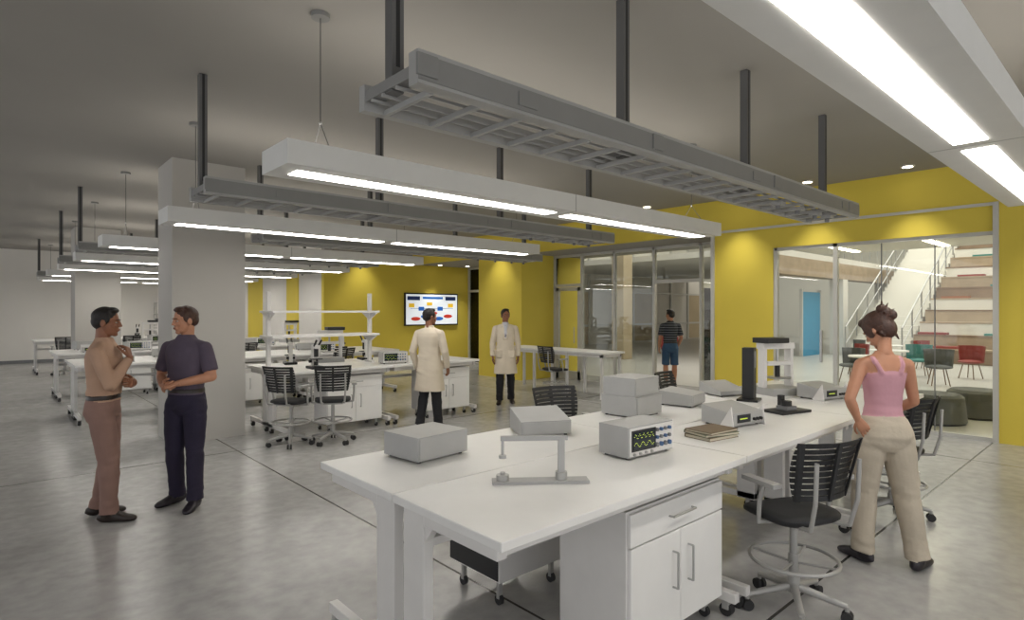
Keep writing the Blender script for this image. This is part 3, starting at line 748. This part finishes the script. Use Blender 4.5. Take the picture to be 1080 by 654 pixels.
        P(loft([(V((an.x, an.y, bz))+fd*a+V((0, 0, c)), b2, c) for a, b2, c in ((-.075, .012, .02), (-.065, .030, .036), (-.03, .037, .045), (.02, .038, .05), (.07, .042, .040), (.12, .047, .030), (.16, .044, .025), (.19, .030, .018), (.20, .012, .010))], 18, 2.6, sd), shoe)
        P(bone(an+V((0, 0, .03)), an+V((0, 0, -.03)), [.042, .044], 14), shoe)
        off = V((0, ly(1.415), 0)); sh, el, wr = V(J['sh'+S])+off, V(J['el'+S]), V(J['wr'+S])
        fl = 1.0 if not female else .80
        P(bone(V((sg*.08, sh.y, sh.z+.028)), sh, [.056*fl, .056*fl], 16), skin if tank else top)
        if coat:
            P(bone(sh, el, [.060, .057, .053], 16), top); P(bone(el, wr, [.053, .049, .045], 16, flat1=True), top); P(bone(wr-(wr-el).normalized()*.02, wr, [.03, .026], 12), skin)
        elif style == 'long':
            P(bone(sh, el, [.059, .056, .051], 16), top); P(bone(el, el.lerp(wr, .93), [.051, .046, .037], 16, flat1=True), top); P(bone(el.lerp(wr, .7), wr, [.033, .027], 12), skin)
        elif style == 'short':
            P(bone(sh, sh.lerp(el, .78), [.061, .062, .063], 16, flat1=True), top); P(bone(sh.lerp(el, .4), el, [.048, .046, .041], 14), skin); P(bone(el, wr, [.041, .043, .036, .027], 14), skin)
        else:
            P(bone(sh, el, [.046, .042, .038, .034], 14), skin); P(bone(el, wr, [.034, .036, .029, .022], 14), skin)
    bvox = .0075
    fo = {}
    for k_ in (top, bottom): fo[k_] = .009
    if female: fo[bottom] = .008
    if tank: fo[top] = .004
    if coat: fo[top] = .008
    bd = remesh(parts, bvox, 4, fo)
    q = B()
    def addm(res):
        ov, of, om = res
        by = {}
        for f_, m_ in zip(of, om): by.setdefault(m_, []).append(f_)
        o = len(q.v); q.v += [tuple(p) for p in ov]
        for m_, fl_ in by.items():
            k_ = q.mi(m_)
            for f_ in fl_: q.f.append([i+o for i in f_]); q.m.append(k_); q.sm.append(True)
    addm(bd)
    hy = ly(1.6); hc = V((0, .02+hy, 1.635))+V(headoff)
    if female: hc.z -= .01
    M_ = Matrix.Translation(hc) @ Matrix.Rotation(math.radians(head_yaw), 4, 'Z') @ Matrix.Rotation(math.radians(-head_pitch), 4, 'X')
    hp_ = []
    def E(c, r, m_, n=20):
        v_, f_ = ell(c, r, n); hp_.append(([M_ @ V(p) for p in v_], f_, m_))
    def C(a, b2, rs, m_): v_, f_ = bone(a, b2, rs, 12); hp_.append(([M_ @ V(p) for p in v_], f_, m_))
    E((0, -.012, .03), (.076, .094, .087), skin); E((0, .018, -.028), (.061, .072, .083), skin); E((0, .03, -.078), (.046, .052, .036), skin); E((0, .062, -.098), (.024, .024, .019), skin)
    E((0, .074, .022), (.047, .018, .011), skin); C((0, .088, .012), (0, .104, -.026), [.007, .010], skin)
    for s in (-1, 1):
        E((s*.011, .093, -.030), (.008, .010, .007), skin); E((s*.077, -.008, -.012), (.009, .020, .032), skin); E((s*.040, .058, -.028), (.022, .022, .018), skin)
    E((0, .080, -.062), (.026, .016, .016), skin)
    if hairstyle == 'short':
        E((0, -.022, .044), (.084, .097, .085), hair, 24); E((0, -.055, .0), (.074, .062, .07), hair); E((0, .035, .098), (.060, .048, .028), hair)
        for s in (-1, 1): E((s*.068, .006, .028), (.013, .034, .045), hair)
    else:
        E((0, -.022, .040), (.090, .106, .094), hair, 24); E((0, -.055, -.01), (.080, .068, .084), hair); E((.0, -.100, .075), (.056, .055, .05), hair)
        E((.034, -.125, .05), (.036, .034, .04), hair); E((-.028, -.12, .10), (.036, .035, .03), hair); E((0, .04, .088), (.064, .05, .036), hair)
        for s in (-1, 1): E((s*.075, .012, .01), (.016, .038, .068), hair); C((s*.07, -.05, -.05), (s*.055, -.06, -.11), [.014, .005], hair)
        for k_ in range(7):
            a = k_*.9; C((.02*math.cos(a), -.11, .08+.02*math.sin(a)), (.07*math.cos(a), -.145, .085+.065*math.sin(a)), [.013, .004], hair)
    nb = V((0, ly(1.46)-.012, 1.46)); nt_ = M_ @ V((0, -.022, -.055)); v_, f_ = bone(nb, nt_, [.058 if not female else .046, .052 if not female else .042, .052 if not female else .042], 18); hp_.append((v_, f_, skin))
    addm(remesh(hp_, .0045, 2, {hair: .008}))
    for s in (-1, 1):
        q.sphere((s*.030, .0745, .000), (.0115, .010, .0055), 'eye_white', 12, T=M_); q.sphere((s*.030, .0825, .000), (.0058, .004, .0052), 'eye_dark', 10, T=M_)
        q.cyl((s*.014, .093, .022), (s*.046, .080, .024), .0035, hair, 8, .0022, T=M_)
    q.sphere((0, .0935, -.056), (.022, .006, .0035), 'lips', 12, T=M_); q.sphere((0, .0925, -.063), (.019, .006, .0045), 'lips', 12, T=M_)
    for S, hh in (('R', handR), ('L', handL)):
        wr = V(J['wr'+S]); el = V(J['el'+S]); d = (wr-el).normalized(); sg = 1 if S == 'R' else -1
        dd, nn, cc = hh if hh else ((d.x*.6, d.y*.6, d.z), (-sg, 0.15, 0), curls)
        addm(hand(wr, dd, nn, S == 'R', cc, skin=skin, k=1.0 if not female else .9))
    s_ = H/1.755
    q.v = [(p[0]*s_, p[1]*s_, p[2]*s_) for p in q.v]
    return q.build(name, (loc[0], loc[1], 0), math.radians(deg), fixn=False)

figure('man_in_tan_shirt', (.74, 5.83), -112, 1.74, dict(elR=(.205, .10, 1.13), wrR=(.07, .20, 1.34), elL=(-.215, .07, 1.14), wrL=(.00, .21, 1.12), toeR=(.1, 1), toeL=(-.25, 1),
       ankR=(.10, .06, .09), kneeR=(.10, .06, .5), ankL=(-.13, -.08, .09)), top='cloth_tan', bottom='cloth_khaki', shoe='leather', skin='skin_a', style='long', head_pitch=4,
       handR=((-.35, -.25, .9), (-.2, -.95, 0), (.7, .45)), handL=((.95, .05, .1), (0, -1, .1), (.35, .3)))
figure('man_in_purple_tshirt', (1.33, 5.75), 128, 1.75, dict(elR=(.25, .0, 1.14), wrR=(.07, .19, 1.08), elL=(-.25, .0, 1.14), wrL=(-.07, .20, 1.10), toeR=(.3, 1), toeL=(-.3, 1),
       ankR=(.14, -.06, .09), ankL=(-.12, .04, .09)), top='cloth_purple', bottom='cloth_navy', shoe='shoe_dark', skin='skin_b', hair='hair_brown', style='short', head_yaw=-28, head_pitch=6,
       handR=((-.85, .35, -.1), (-.2, -.6, .6), (.5, .4)), handL=((.85, .4, -.15), (.1, -.6, -.6), (.5, .4)))
figure('scientist_in_lab_coat', (4.8, 7.1), -62, 1.74, dict(ankR=(.12, .05, .09), ankL=(-.11, -.1, .09), elL=(-.25, -.05, 1.13), wrL=(-.24, .06, .88), elR=(.25, .0, 1.13), wrR=(.23, .13, .90)), top='cloth_coat', bottom='cloth_black', shoe='leather',
       skin='skin_a', coat=True, head_yaw=-35, belt=False)
figure('scientist_in_lab_coat', (7.15, 8.1), 140, 1.74, dict(ankR=(.11, .07, .09), kneeR=(.1, .05, .5), ankL=(-.11, -.1, .09)), top='cloth_coat', bottom='cloth_black', shoe='leather',
       skin='skin_a', coat=True, head_yaw=15, belt=False)
figure('man_in_striped_polo', (11.25, 7.25), -40, 1.73, dict(ankR=(.11, .06, .09), ankL=(-.11, -.05, .09), wrR=(.2, .12, .92), wrL=(-.22, .10, .90)), top='cloth_polo', bottom='cloth_shorts', shoe='shoe_dark',
       skin='skin_b', style='short', shorts=True, head_yaw=30)
figure('woman_in_pink_tank_top', (4.53, 1.26), -46, 1.72, dict(elL=(-.27, -.09, 1.15), wrL=(-.205, -.07, 1.01), elR=(.22, .03, 1.12), wrR=(.15, .20, 1.02), ankR=(.18, -.08, .09), ankL=(-.12, .04, .09),
       kneeR=(.14, -.01, .5), kneeL=(-.10, .05, .5), toeR=(.8, .7), toeL=(-.35, 1)), top='cloth_pink', bottom='cloth_cargo', shoe='shoe_dark', skin='skin_b', hair='hair_brown', style='tank', female=True,
       head_yaw=28, head_pitch=34, headoff=(0, .05, -.012), hairstyle='bun', handL=((.45, -.15, -.8), (.35, .9, .1), (.25, .2)), handR=((-.4, .8, -.2), (-.2, -.2, -.9), (.4, .4)), belt=False)

# ------------------------------------------------------------------ world, camera
w = bpy.data.worlds.new('World'); sc.world = w; w.use_nodes = True
bg = w.node_tree.nodes['Background']; bg.inputs[0].default_value = (.79, .79, .8, 1); bg.inputs[1].default_value = 1.1
cam = bpy.data.cameras.new('Camera'); co = bpy.data.objects.new('Camera', cam); sc.collection.objects.link(co)
co.location = (0, 0, 1.72); co.rotation_euler = (math.radians(90), 0, -math.atan2(.670, .742))
cam.lens = 36*618/1080; cam.sensor_width = 36; cam.clip_start = .05
sc.camera = co
sc.view_settings.view_transform = 'Standard'
sc.view_settings.exposure = .55
